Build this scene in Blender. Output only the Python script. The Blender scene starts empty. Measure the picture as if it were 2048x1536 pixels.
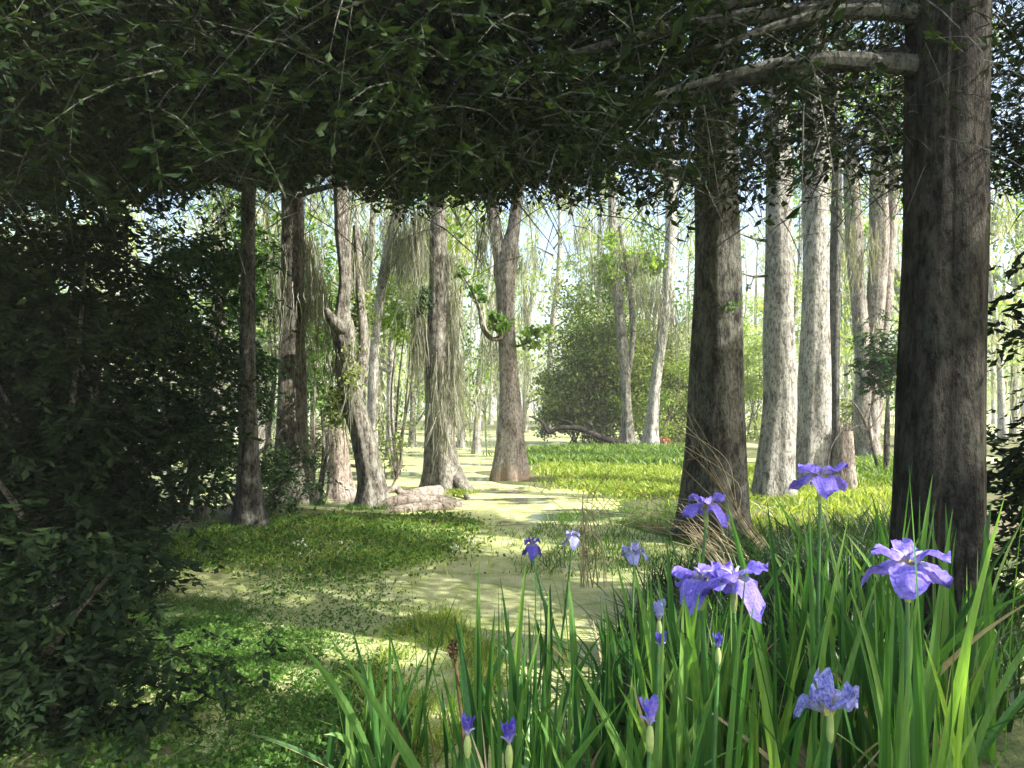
import bpy, math, random
import numpy as np
from mathutils import Vector
R = np.random.default_rng(7)
random.seed(7)
F = 1325.0; HOR = 820.0; H = 1.4
S = bpy.context.scene
COL = S.collection

def W(x, y, Y):                      # photograph pixel + distance -> a point of the place
    return np.array([(x-1024)/F*Y, Y, H+(HOR-y)/F*Y])
def G(x, y):                         # pixel on level ground
    return W(x, y, F*H/(y-HOR))

# ---------------------------------------------------------------- materials
def newmat(name):
    m = bpy.data.materials.new(name); m.use_nodes = True
    nt = m.node_tree; nt.nodes.clear()
    return m, nt, nt.nodes, nt.links
def ramp(n, stops):
    r = n.new('ShaderNodeValToRGB'); e = r.color_ramp.elements
    while len(e) < len(stops): e.new(0.5)
    for i, (p, c) in enumerate(stops):
        e[i].position = p; e[i].color = (*c, 1)
    return r
def noise(n, l, vec, scale, detail=4, rough=.55, dist=0.0):
    t = n.new('ShaderNodeTexNoise'); t.inputs['Scale'].default_value = scale
    t.inputs['Detail'].default_value = detail; t.inputs['Roughness'].default_value = rough
    t.inputs['Distortion'].default_value = dist
    if vec is not None: l.new(vec, t.inputs['Vector'])
    return t
def mapping(n, l, src, scale, rot=(0,0,0)):
    m = n.new('ShaderNodeMapping'); m.inputs['Scale'].default_value = scale
    m.inputs['Rotation'].default_value = rot
    l.new(src, m.inputs['Vector']); return m.outputs[0]
def mixc(n, l, a, b, f, mode='MIX'):
    m = n.new('ShaderNodeMix'); m.data_type = 'RGBA'; m.blend_type = mode
    for sock, v in ((m.inputs[0], f), (m.inputs[6], a), (m.inputs[7], b)):
        if hasattr(v, 'links') or hasattr(v, 'is_linked'): l.new(v, sock)
        elif isinstance(v, (int, float)): sock.default_value = v
        else: sock.default_value = (*v, 1)
    return m.outputs[2]

def leaf_mat(name, c1, c2, c3, trans=.35, rough=.5, spec=.3):
    m, nt, n, l = newmat(name)
    at = n.new('ShaderNodeAttribute'); at.attribute_name = 'rnd'
    r = ramp(n, [(0, c1), (.55, c2), (1, c3)]); l.new(at.outputs['Fac'], r.inputs[0])
    tc = n.new('ShaderNodeTexCoord')
    nz = noise(n, l, mapping(n, l, tc.outputs['Object'], (4, 4, .12)) if name == 'blade' else tc.outputs['Object'], 30, 3)
    rr = ramp(n, [(.3, (.75,.75,.75)), (.7, (1.15,1.15,1.15))]); l.new(nz.outputs[0], rr.inputs[0])
    col = mixc(n, l, r.outputs[0], rr.outputs[0], 1.0, 'MULTIPLY')
    p = n.new('ShaderNodeBsdfPrincipled'); l.new(col, p.inputs['Base Color'])
    p.inputs['Roughness'].default_value = rough; p.inputs['Specular IOR Level'].default_value = spec
    t = n.new('ShaderNodeBsdfTranslucent')
    tcol = mixc(n, l, col, (1.35, 1.35, .55), 1.0, 'MULTIPLY'); l.new(tcol, t.inputs[0])
    mx = n.new('ShaderNodeMixShader'); mx.inputs[0].default_value = trans
    l.new(p.outputs[0], mx.inputs[1]); l.new(t.outputs[0], mx.inputs[2])
    o = n.new('ShaderNodeOutputMaterial'); l.new(mx.outputs[0], o.inputs[0])
    return m

def bark_mat(name, dark, mid, pale, lichen=(.42,.43,.36), lich=.5, streak=1.0, base=None):
    m, nt, n, l = newmat(name)
    tc = n.new('ShaderNodeTexCoord'); ob = tc.outputs['Object']
    v1 = mapping(n, l, ob, (1, 1, .14))
    n1 = noise(n, l, v1, 17*streak, 6, .7, .8)
    n2 = noise(n, l, mapping(n, l, ob, (1, 1, .5)), 5, 5, .6, .3)
    n3 = noise(n, l, mapping(n, l, ob, (1, 1, .45)), 30, 5, .75)
    a = n.new('ShaderNodeMath'); a.operation = 'MULTIPLY_ADD'
    l.new(n2.outputs[0], a.inputs[0]); a.inputs[1].default_value = .55
    b = n.new('ShaderNodeMath'); b.operation = 'MULTIPLY'; l.new(n1.outputs[0], b.inputs[0]); b.inputs[1].default_value = .5
    l.new(b.outputs[0], a.inputs[2])
    r = ramp(n, [(.42, dark), (.51, mid), (.62, pale)]); l.new(a.outputs[0], r.inputs[0])
    lr = ramp(n, [(.5-.12*lich, (0,0,0)), (.62-.1*lich, (1,1,1))])
    n4 = noise(n, l, mapping(n, l, ob, (1,1,.6)), 9, 8, .75); l.new(n4.outputs[0], lr.inputs[0])
    lm = n.new('ShaderNodeMath'); lm.operation = 'MULTIPLY'; l.new(lr.outputs[0], lm.inputs[0]); lm.inputs[1].default_value = lich
    col = mixc(n, l, r.outputs[0], lichen, lm.outputs[0])
    sp = ramp(n, [(.40, (.22,.21,.20)), (.50, (1,1,1)), (.62, (1.2,1.2,1.2))]); l.new(n3.outputs[0], sp.inputs[0])
    col = mixc(n, l, col, sp.outputs[0], .8, 'MULTIPLY')
    if base:                                   # moss or water-line stain near the foot
        sx = n.new('ShaderNodeSeparateXYZ'); l.new(ob, sx.inputs[0])
        ad = n.new('ShaderNodeMath'); ad.operation = 'MULTIPLY_ADD'; l.new(n2.outputs[0], ad.inputs[0]); ad.inputs[1].default_value = .8
        l.new(sx.outputs[2], ad.inputs[2])
        br = ramp(n, [(.42, (1,1,1)), (.78, (0,0,0))]); l.new(ad.outputs[0], br.inputs[0])
        bm = n.new('ShaderNodeMath'); bm.operation = 'MULTIPLY'; l.new(br.outputs[0], bm.inputs[0]); bm.inputs[1].default_value = .75
        col = mixc(n, l, col, base, bm.outputs[0])
    p = n.new('ShaderNodeBsdfPrincipled'); l.new(col, p.inputs['Base Color'])
    p.inputs['Roughness'].default_value = .9; p.inputs['Specular IOR Level'].default_value = .15
    hs = n.new('ShaderNodeMath'); hs.operation = 'ADD'; l.new(n1.outputs[0], hs.inputs[0]); l.new(n3.outputs[0], hs.inputs[1])
    bu = n.new('ShaderNodeBump'); bu.inputs['Strength'].default_value = 1; bu.inputs['Distance'].default_value = .05
    l.new(hs.outputs[0], bu.inputs['Height']); l.new(bu.outputs[0], p.inputs['Normal'])
    o = n.new('ShaderNodeOutputMaterial'); l.new(p.outputs[0], o.inputs[0])
    return m

M = {}
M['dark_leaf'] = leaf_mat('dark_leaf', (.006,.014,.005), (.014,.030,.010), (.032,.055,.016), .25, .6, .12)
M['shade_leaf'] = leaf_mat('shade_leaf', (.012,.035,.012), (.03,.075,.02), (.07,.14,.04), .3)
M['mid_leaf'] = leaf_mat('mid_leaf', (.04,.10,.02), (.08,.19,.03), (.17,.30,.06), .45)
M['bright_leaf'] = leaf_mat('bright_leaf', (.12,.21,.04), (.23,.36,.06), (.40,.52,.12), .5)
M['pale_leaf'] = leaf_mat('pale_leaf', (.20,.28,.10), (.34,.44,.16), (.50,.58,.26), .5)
M['olive_leaf'] = leaf_mat('olive_leaf', (.045,.07,.02), (.15,.21,.05), (.40,.46,.17), .35)
M['moss'] = leaf_mat('moss', (.13,.14,.11), (.24,.25,.205), (.40,.41,.35), .35, .9, .1)
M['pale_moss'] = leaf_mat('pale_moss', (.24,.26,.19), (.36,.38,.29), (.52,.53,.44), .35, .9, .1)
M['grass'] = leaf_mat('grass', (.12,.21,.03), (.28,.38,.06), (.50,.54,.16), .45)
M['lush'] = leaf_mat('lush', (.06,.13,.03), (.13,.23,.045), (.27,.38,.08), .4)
M['blade'] = leaf_mat('blade', (.026,.095,.026), (.075,.20,.045), (.20,.35,.09), .45, .38, .35)
M['straw'] = leaf_mat('straw', (.25,.19,.10), (.42,.35,.22), (.62,.56,.42), .3, .8, .1)
M['blade_brown'] = leaf_mat('blade_brown', (.03,.025,.012), (.09,.06,.03), (.2,.15,.08), .2, .7, .1)
M['blossom_white'] = leaf_mat('blossom_white', (.6,.62,.6), (.75,.76,.72), (.85,.85,.8), .3)
M['red_leaf'] = leaf_mat('red_leaf', (.22,.08,.04), (.40,.18,.10), (.55,.35,.24), .3)
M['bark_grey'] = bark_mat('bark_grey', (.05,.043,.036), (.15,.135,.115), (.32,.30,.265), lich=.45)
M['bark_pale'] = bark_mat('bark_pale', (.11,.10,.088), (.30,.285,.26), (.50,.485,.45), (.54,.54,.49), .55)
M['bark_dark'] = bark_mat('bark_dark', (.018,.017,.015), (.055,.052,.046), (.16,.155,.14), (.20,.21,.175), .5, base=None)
M['bark_black_shade'] = bark_mat('bark_black_shade', (.010,.009,.008), (.028,.024,.02), (.07,.06,.05), (.09,.10,.075), .3)  # darker bark copy; shade on the right edge trunk put into the colour
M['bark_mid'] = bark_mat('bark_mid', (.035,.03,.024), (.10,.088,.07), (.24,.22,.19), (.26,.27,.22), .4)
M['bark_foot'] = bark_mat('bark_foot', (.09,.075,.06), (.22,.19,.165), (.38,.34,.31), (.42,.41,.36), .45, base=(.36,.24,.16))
M['bark_pink'] = bark_mat('bark_pink', (.14,.11,.09), (.30,.25,.21), (.46,.40,.35), (.44,.42,.35), .3)
M['deadwood'] = bark_mat('deadwood', (.04,.035,.03), (.12,.10,.085), (.3,.27,.23), lich=.2)

def petal_mat(name, a, b, edge):
    m, nt, n, l = newmat(name)
    at = n.new('ShaderNodeAttribute'); at.attribute_name = 'along'
    tc = n.new('ShaderNodeTexCoord')
    nz = noise(n, l, mapping(n, l, tc.outputs['Object'], (60,60,60)), 2.2, 4)
    ac = n.new('ShaderNodeAttribute'); ac.attribute_name = 'across'
    sn = n.new('ShaderNodeMath'); sn.operation = 'MULTIPLY'; l.new(ac.outputs['Fac'], sn.inputs[0]); sn.inputs[1].default_value = 26
    s2 = n.new('ShaderNodeMath'); s2.operation = 'SINE'; l.new(sn.outputs[0], s2.inputs[0])
    s3 = n.new('ShaderNodeMath'); s3.operation = 'MULTIPLY_ADD'; l.new(s2.outputs[0], s3.inputs[0]); s3.inputs[1].default_value = .055; l.new(nz.outputs[0], s3.inputs[2])
    r = ramp(n, [(.3, a), (.7, b)]); l.new(s3.outputs[0], r.inputs[0])
    sr = ramp(n, [(0, (.65,.6,.15)), (.12, (.62,.55,.18)), (.22, edge), (.42, (1,1,1))]); l.new(at.outputs['Fac'], sr.inputs[0])
    fr = ramp(n, [(.1, (1,1,1)), (.4, (0,0,0))]); l.new(at.outputs['Fac'], fr.inputs[0])
    col = mixc(n, l, r.outputs[0], sr.outputs[0], fr.outputs[0])
    p = n.new('ShaderNodeBsdfPrincipled'); l.new(col, p.inputs['Base Color']); p.inputs['Roughness'].default_value = .55
    p.inputs['Specular IOR Level'].default_value = .2
    t = n.new('ShaderNodeBsdfTranslucent'); l.new(col, t.inputs[0])
    mx = n.new('ShaderNodeMixShader'); mx.inputs[0].default_value = .4
    l.new(p.outputs[0], mx.inputs[1]); l.new(t.outputs[0], mx.inputs[2])
    o = n.new('ShaderNodeOutputMaterial'); l.new(mx.outputs[0], o.inputs[0]); return m
M['petal'] = petal_mat('petal', (.15,.11,.60), (.34,.27,.84), (.55,.5,.85))
M['petal_mottle'] = petal_mat('petal_mottle', (.13,.12,.58), (.55,.56,.88), (.8,.8,.6))
M['petal_dark'] = petal_mat('petal_dark', (.08,.07,.42), (.16,.12,.58), (.4,.36,.75))
M['petal_pale'] = petal_mat('petal_pale', (.28,.28,.70), (.46,.46,.82), (.75,.75,.88))

def flat_mat(name, c, rough=.8):
    m, nt, n, l = newmat(name)
    tc = n.new('ShaderNodeTexCoord'); nz = noise(n, l, tc.outputs['Object'], 25, 4)
    r = ramp(n, [(.3, tuple(x*.7 for x in c)), (.7, tuple(min(1, x*1.2) for x in c))]); l.new(nz.outputs[0], r.inputs[0])
    p = n.new('ShaderNodeBsdfPrincipled'); l.new(r.outputs[0], p.inputs['Base Color']); p.inputs['Roughness'].default_value = rough
    o = n.new('ShaderNodeOutputMaterial'); l.new(p.outputs[0], o.inputs[0]); return m
M['style'] = flat_mat('style', (.40,.34,.75))
M['stem'] = flat_mat('stem', (.06,.16,.04), .5)
M['spathe'] = flat_mat('spathe', (.30,.38,.12), .6)

# ---------------------------------------------------------------- mesh builder
class MB:
    def __init__(s): s.v = []; s.f = []; s.r = []; s.n = 0; s.al = []; s.ac = None
    def add(s, v, f, r=None, al=None):
        v = np.asarray(v, float).reshape(-1, 3); f = np.asarray(f, int).reshape(-1, 4)
        s.v.append(v); s.f.append(f+s.n); s.n += len(v)
        s.r.append(np.full(len(f), .5) if r is None else np.broadcast_to(r, (len(f),)).astype(float))
        s.al.append(np.zeros(len(v)) if al is None else al)
    def build(s, name, mat, parent=None, base=None, smooth=False):
        v = np.concatenate(s.v); f = np.concatenate(s.f); r = np.concatenate(s.r); al = np.concatenate(s.al)
        if base is not None: v = v-np.asarray(base)
        me = bpy.data.meshes.new(name)
        me.vertices.add(len(v)); me.vertices.foreach_set('co', v.astype(np.float32).ravel())
        me.loops.add(len(f)*4); me.loops.foreach_set('vertex_index', f.astype(np.int32).ravel())
        me.polygons.add(len(f)); me.polygons.foreach_set('loop_start', np.arange(0, len(f)*4, 4, dtype=np.int32))
        me.polygons.foreach_set('use_smooth', np.full(len(f), smooth))
        me.update(calc_edges=True)
        a = me.attributes.new('rnd', 'FLOAT', 'FACE'); a.data.foreach_set('value', r.astype(np.float32))
        if al.any():
            a = me.attributes.new('along', 'FLOAT', 'POINT'); a.data.foreach_set('value', al.astype(np.float32))
        if s.ac is not None:
            a = me.attributes.new('across', 'FLOAT', 'POINT'); a.data.foreach_set('value', np.asarray(s.ac, np.float32))
        me.materials.append(mat)
        o = bpy.data.objects.new(name, me); COL.objects.link(o)
        if parent is not None: o.parent = parent
        return o

def tag(o, label=None, cat=None, group=None, kind=None):
    if label: o['label'] = label
    if cat: o['category'] = cat
    if group: o['group'] = group
    if kind: o['kind'] = kind
    return o
def thing(name, loc, label, cat, group=None):
    o = bpy.data.objects.new(name, None); COL.objects.link(o); o.location = Vector([float(x) for x in loc]); o.empty_display_size = .2
    return tag(o, label, cat, group)

def spline(P, n):
    P = np.asarray(P, float)
    if len(P) == 2: P = np.array([P[0], (P[0]+P[1])/2, P[1]])
    d = np.r_[0, np.cumsum(np.linalg.norm(np.diff(P[:, :3], axis=0), axis=1))]; d /= d[-1]
    Q = np.vstack([2*P[0]-P[1], P, 2*P[-1]-P[-2]])
    t = np.linspace(0, 1, n); out = []
    for u in t:
        i = min(np.searchsorted(d, u, side='right')-1, len(P)-2)
        w = (u-d[i])/(d[i+1]-d[i]); a, b, c, e = Q[i], Q[i+1], Q[i+2], Q[i+3]
        out.append(.5*((2*b)+(-a+c)*w+(2*a-5*b+4*c-e)*w*w+(-a+3*b-3*c+e)*w**3))
    return np.array(out)

def tube(mb, P, rad, sides=8, step=.15, bump=.04, flare=0, fh=.4, lobes=5, rnd=None, closed=True):
    """P: centre points, rad: radius at each; irregular section, optional buttressed foot at P[0]"""
    PR = np.c_[np.asarray(P, float), np.asarray(rad, float)]
    L = np.linalg.norm(np.diff(PR[:, :3], axis=0), axis=1).sum()
    n = max(3, int(L/step)+1); q = spline(PR, n)
    c, r = q[:, :3], np.maximum(q[:, 3], .002)
    T = np.gradient(c, axis=0); T /= np.linalg.norm(T, axis=1)[:, None]
    ref = np.array([1., 0, 0]) if abs(T[0][0]) < .8 else np.array([0, 1., 0])
    th = np.linspace(0, 2*np.pi, sides, endpoint=False)
    ph = R.uniform(0, 6.28, 8); s = np.linspace(0, L, n)
    V = []
    for i in range(n):
        a = ref-T[i]*ref.dot(T[i]); a /= np.linalg.norm(a); b = np.cross(T[i], a)
        k = 1+bump*(np.sin(2*th+ph[0]+s[i]*1.1)+.7*np.sin(3*th+ph[1]-s[i]*1.7)+.5*np.sin(7*th+ph[2]+s[i]*.5)+.5*np.sin(11*th+ph[3]-s[i]*.9)+.6*np.sin(s[i]*3.1+ph[4]+th))
        if flare:
            e = math.exp(-s[i]/fh); k = k*(1+flare*e*(1+.5*np.sin(lobes*th+ph[5])+.3*np.sin((lobes+3)*th+ph[6])))*(1+(.035+.05*math.exp(-s[i]/1.2))*np.sin(lobes*th+ph[5]))
        rr = (r[i]*k)[:, None]
        V.append(c[i]+rr*(np.cos(th)[:, None]*a+np.sin(th)[:, None]*b))
    V = np.concatenate(V)
    i, j = np.meshgrid(np.arange(n-1), np.arange(sides), indexing='ij'); i = i.ravel(); j = j.ravel(); j2 = (j+1) % sides
    f = np.c_[i*sides+j, i*sides+j2, (i+1)*sides+j2, (i+1)*sides+j]
    mb.add(V, f, R.uniform(0, 1) if rnd is None else rnd)

def unit(n): 
    v = R.normal(size=(n, 3)); return v/np.linalg.norm(v, axis=1)[:, None]
def leaves(mb, C, size, aspect=.5, up=None, rnd=None, droop=0):
    C = np.asarray(C); n = len(C); a = unit(n)
    if droop: a[:, 2] -= droop; a /= np.linalg.norm(a, axis=1)[:, None]
    b = np.cross(a, unit(n)); b /= np.linalg.norm(b, axis=1)[:, None]
    nn = np.cross(a, b)
    s = (size*R.uniform(.6, 1.3, n))[:, None]
    w = s*aspect*.5
    v = np.stack([C-a*s*.5, C+b*w+nn*w*.35-a*s*.05, C+a*s*.5, C-b*w+nn*w*.35-a*s*.05], axis=1).reshape(-1, 3)
    f = np.arange(4*n).reshape(n, 4)
    mb.add(v, f, R.uniform(0, 1, n) if rnd is None else rnd)
def clumps(mb, centers, rad, per, size, aspect=.5, flat=.7, droop=.2, tone=.35, keep=None):
    """leaf clusters; each cluster has a slightly different leaf age/colour"""
    for c in centers:
        k = max(3, int(per*R.uniform(.6, 1.4))); r = rad*R.uniform(.6, 1.3)
        p = R.normal(size=(k, 3))*np.array([1, 1, flat])*r*.55+c
        t = R.uniform(-tone, tone)
        if keep: p = p[keep(p, -.02)]; k = len(p)
        if k < 1: continue
        leaves(mb, p, size, aspect, rnd=np.clip(R.uniform(0, 1, k)*.7+.15+t, 0, 1), droop=droop)
def sprays(mb, centers, rad, per, size, aspect=.45, tone=.3, keep=None, tw=None):
    """leafy twigs: leaves set along short drooping twigs around each centre"""
    for c in centers:
        nt_ = max(3, int(per/14*R.uniform(.6, 1.4))); t = R.uniform(-tone, tone); sz = size*R.uniform(.75, 1.25)
        o = c+R.normal(size=(nt_, 3))*[rad*.5, rad*.5, rad*.35]; d = unit(nt_); d[:, 2] = d[:, 2]*.4-.25; d /= np.linalg.norm(d, axis=1)[:, None]
        L = rad*R.uniform(.5, 1.2, nt_); m = 14; u = np.tile(np.linspace(.08, 1, m), nt_); k = np.repeat(np.arange(nt_), m)
        p = o[k]+d[k]*(L[k]*u)[:, None]; p[:, 2] -= .35*L[k]*u*u
        sd_ = np.cross(d[k], [0, 0, 1.]); sd_ /= np.linalg.norm(sd_, axis=1)[:, None]+1e-6
        a = d[k]*.7+sd_*np.where(np.arange(len(k)) % 2, 1, -1)[:, None]*.8+R.normal(size=(len(k), 3))*.28; a[:, 2] -= .2; a /= np.linalg.norm(a, axis=1)[:, None]
        s_ = sz*R.uniform(.6, 1.2, len(k)); p = p+a*(s_*.5)[:, None]
        ok = np.ones(len(p), bool) if keep is None else keep(p)
        if ok.sum() < 2: continue
        p = p[ok]; a = a[ok]; s_ = s_[ok][:, None]; n = len(p)
        b = np.cross(a, np.array([0, 0, 1.])+R.normal(size=(n, 3))*.45); b /= np.linalg.norm(b, axis=1)[:, None]; nn = np.cross(a, b); w = s_*aspect*.5
        v = np.stack([p-a*s_*.5, p+b*w+nn*w*.3-a*s_*.08, p+a*s_*.5, p-b*w+nn*w*.3-a*s_*.08], axis=1).reshape(-1, 3)
        mb.add(v, np.arange(4*n).reshape(n, 4), np.clip(R.uniform(0, 1, n)*.6+.2+t, 0, 1))
        if tw is not None:
            strips(tw, o, d, L, np.full(nt_, .008), np.c_[np.zeros((nt_, 2)), -.35*L], 3)
def ell(n, c, r, hollow=.0):
    u = unit(n); q = R.uniform(hollow, 1, n)**(1/2.2)
    return np.asarray(c)+u*q[:, None]*np.asarray(r)
def strips(mb, base, d, L, w, bend, seg=4, rnd=None, taper=.0, face=None, wig=0.):
    """curved ribbons: base (n,3), start dir d, length L, width w, bend = end displacement vector (n,3) added ~t^2"""
    n = len(base); t = np.linspace(0, 1, seg+1)
    side = np.cross(d, unit(n)) if face is None else face
    side = side/np.linalg.norm(side, axis=1)[:, None]
    V = np.zeros((n, seg+1, 2, 3)); p1 = R.uniform(0, 6.28, (n, 1)); p2 = R.uniform(4, 9, (n, 1)); wd_ = unit(n)*[1, 1, .2]
    for k, u in enumerate(t):
        c = base+d*(L*u)[:, None]+bend*(u*u)
        if wig: c = c+wd_*np.sin(p1+p2*u*L[:, None]*1.6)*wig*min(1, u*3)
        ww = w*(1-u)**.5 if taper == 0 else w*np.minimum(1, (1-u)*taper+.04)*(.7+.3*min(1, u*4))
        V[:, k, 0] = c-side*(ww*.5)[:, None]; V[:, k, 1] = c+side*(ww*.5)[:, None]
    idx = np.arange(n*(seg+1)*2).reshape(n, seg+1, 2)
    f = np.stack([idx[:, :-1, 0], idx[:, :-1, 1], idx[:, 1:, 1], idx[:, 1:, 0]], axis=-1).reshape(-1, 4)
    r = R.uniform(0, 1, n) if rnd is None else rnd
    mb.add(V.reshape(-1, 3), f, np.repeat(r, seg))
def moss(mb, anchors, n, L, spread=.12, w=.02):
    """bundles of hanging strands below each anchor"""
    for a in anchors:
        k = max(3, int(n*R.uniform(.5, 1.5))); l = L*R.uniform(.4, 1.2)
        b = np.asarray(a)+R.normal(size=(k, 3))*np.array([spread, spread, spread*.6])
        ll = l*R.uniform(.25, 1, k)*np.exp(-((b[:, 0]-a[0])/spread/2)**2)
        b[:, 2] -= R.uniform(0, .35, k)*l; d = np.tile([0, 0, -1.], (k, 1))+R.normal(size=(k, 3))*.09
        strips(mb, b, d, ll, w*R.uniform(.5, 1.5, k), R.normal(size=(k, 3))*.08*l, 9, rnd=np.clip(R.normal(.5, .3, k), 0, 1), wig=spread*.28)

# ---------------------------------------------------------------- world, sun, camera
SUN_AZ = math.radians(70); SUN_EL = math.radians(38)    # to the right of straight-behind the camera
sd = Vector((math.sin(SUN_AZ)*math.cos(SUN_EL), -math.cos(SUN_AZ)*math.cos(SUN_EL), math.sin(SUN_EL)))
w = bpy.data.worlds.new('World'); S.world = w; w.use_nodes = True
nt = w.node_tree; nt.nodes.clear()
sky = nt.nodes.new('ShaderNodeTexSky'); sky.sky_type = 'NISHITA'; sky.sun_disc = False
sky.sun_elevation = SUN_EL; sky.sun_rotation = math.atan2(sd.x, sd.y)
sky.air_density = 1.2; sky.dust_density = 3.5; sky.ozone_density = 1.0
bg = nt.nodes.new('ShaderNodeBackground'); bg.inputs[1].default_value = .15
ow = nt.nodes.new('ShaderNodeOutputWorld')
nt.links.new(sky.outputs[0], bg.inputs[0]); nt.links.new(bg.outputs[0], ow.inputs[0])
sl = bpy.data.lights.new('sun', 'SUN'); sl.energy = 4.4; sl.angle = math.radians(.5); sl.color = (1, .95, .86)
so = bpy.data.objects.new('sun', sl); COL.objects.link(so); so.rotation_euler = sd.to_track_quat('Z', 'Y').to_euler()
cd = bpy.data.cameras.new('camera'); co = bpy.data.objects.new('camera', cd); COL.objects.link(co)
co.location = (0, 0, H); co.rotation_euler = (math.radians(90), 0, 0)
cd.sensor_width = 36; cd.lens = 36*F/2048; cd.shift_y = (HOR-768)/2048; cd.clip_end = 2000; cd.clip_start = .05
S.camera = co
S.view_settings.view_transform = 'Standard'; S.view_settings.look = 'None'; S.view_settings.exposure = 1.6; S.view_settings.gamma = 1
S.view_settings.use_curve_mapping = False
S.cycles.max_bounces = 6; S.cycles.diffuse_bounces = 3; S.cycles.transmission_bounces = 3; S.cycles.glossy_bounces = 2
S.cycles.use_denoising = True

WIN = [((-.45,4.9),.55),((-.9,5.4),.4),((-1.0,8.0),.5),((-1.6,7.2),.6),((-2.2,7.6),.5),((-1.2,6.2),.45),((-2.1,9.5),.7),((-.3,6.9),.5),((.6,8.6),.5),((-2.0,4.7),.35),((-3.0,8.8),.4),((.3,4.2),.35),((1.0,5.5),.4),((1.3,3.0),.25),((-2.6,5.6),.35)]
WIN += [((-2.0,5.0),.4),((-2.7,5.6),.35),((-1.3,4.3),.35),((-1.9,3.4),.3)]
WIN += [((-2.2,6.3),.45),((-2.6,4.7),.3),((-1.7,4.0),.3),((-1.2,3.4),.25),((-2.9,7.2),.4),((-1.7,5.4),.35),((-.8,3.9),.3)]
WIN += [((-1.6,6.6),.5),((-1.03,5.15),.35),((-.15,4.5),.4),((.35,3.5),.3)]
WIN += [((x, y, z), r*1.5) for x, y, z, r in ((.55,1.75,.8,.10),(.62,2.0,.75,.10),(.2,2.1,.7,.12),(-.05,2.4,.6,.14),(.25,1.8,.55,.12),(.9,2.1,.8,.07),(.62,1.9,.93,.07),(.45,2.7,.6,.12),(1.0,1.9,.55,.08),(-.4,2.3,.4,.12),(.75,1.6,.6,.07),(1.3,2.4,.7,.09),(1.0,2.8,.7,.12))]
WIN += [((x, y, z), .32) for x, y, z in ((-2.3,9.5,.9),(-2.3,9.5,1.6),(-2.35,9.5,2.2),(-2.4,9.5,2.8),(-2.4,9.5,3.4),(-2.4,9.5,4.0),(-1.25,11.2,3.2),(-1.25,11.2,4.0))]
SD = np.array(sd)
def gaps(c, rad=0.):
    # True for foliage standing clear of the gaps the sun falls through
    c = np.asarray(c); ok = np.ones(len(c), bool)
    for q0, r in WIN:
        d = c-np.array([q0[0], q0[1], q0[2] if len(q0) > 2 else 0.]); t = d@SD; ok &= np.linalg.norm(d-t[:, None]*SD, axis=1) > r+rad
    return ok
# ---------------------------------------------------------------- ground and water
BANKS = [  # x, y, rx, ry, height
    (-3.6, 8.2, 2.7, 2.0, .03), (-1.3, 8.3, 1.2, .7, .01), (1.9, 2.2, 2.0, 1.5, .10), (-4.4, 4.0, 2.8, 1.2, .01), (-2.4, 2.4, 2.2, .9, .01),
    (4.3, 8.6, 3.1, 3.2, .10), (2.6, 14.5, 3.6, 3.6, .08), (5.0, 22.0, 6.0, 3.4, .08), (9.5, 13.0, 4.5, 5.0, .14),
    (-9, 22, 4, 4, .15), (-2, 60, 40, 14, .3), (-14, 14, 6, 6, .2), (16, 28, 6, 8, .2), (0, -6, 14, 6, .2)]
def gz(x, y):
    x = np.asarray(x, float); y = np.asarray(y, float)
    z = np.full(x.shape, -.10)
    for bx, by, rx, ry, h in BANKS:
        d = ((x-bx)/rx)**2+((y-by)/ry)**2
        z = np.maximum(z, -.10+(h+.12)*np.clip(1.25-d, 0, 1)**.8)
    z = z+.018*np.sin(x*3.1+np.sin(y*2.3))*np.cos(y*2.7+1)+.012*np.sin(x*7.3+y*5.1)
    return z
def ground_grid():
    xs = np.r_[np.linspace(-260, -20, 16), np.linspace(-19, 19, 260), np.linspace(20, 260, 16)]
    ys = np.r_[np.linspace(-40, -3, 8), np.linspace(-2, 30, 240), np.linspace(31, 100, 60), np.linspace(110, 700, 12)]
    X, Y = np.meshgrid(xs, ys, indexing='ij'); Z = gz(X, Y)
    nx, ny = len(xs), len(ys); idx = np.arange(nx*ny).reshape(nx, ny)
    mb = MB(); mb.add(np.stack([X, Y, Z], -1), np.stack([idx[:-1, :-1], idx[1:, :-1], idx[1:, 1:], idx[:-1, 1:]], -1))
    m, nt, n, l = newmat('swamp_soil')
    tc = n.new('ShaderNodeTexCoord'); ob = tc.outputs['Object']
    a = noise(n, l, ob, 1.3, 6, .6); b = noise(n, l, ob, 28, 5, .7)
    r = ramp(n, [(.35, (.06,.10,.025)), (.5, (.14,.17,.045)), (.62, (.22,.18,.10))]); l.new(a.outputs[0], r.inputs[0])
    r2 = ramp(n, [(.3, (.35,.35,.35)), (.65, (1.2,1.2,1.2))]); l.new(b.outputs[0], r2.inputs[0])
    col = mixc(n, l, r.outputs[0], r2.outputs[0], 1.0, 'MULTIPLY')
    p = n.new('ShaderNodeBsdfPrincipled'); l.new(col, p.inputs['Base Color']); p.inputs['Roughness'].default_value = .95
    bu = n.new('ShaderNodeBump'); bu.inputs['Distance'].default_value = .05; l.new(b.outputs[0], bu.inputs['Height']); l.new(bu.outputs[0], p.inputs['Normal'])
    o = n.new('ShaderNodeOutputMaterial'); l.new(p.outputs[0], o.inputs[0])
    tag(mb.build('ground', m, smooth=True), 'mottled mossy swamp soil under the plants', None, kind='structure')
ground_grid()
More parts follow.
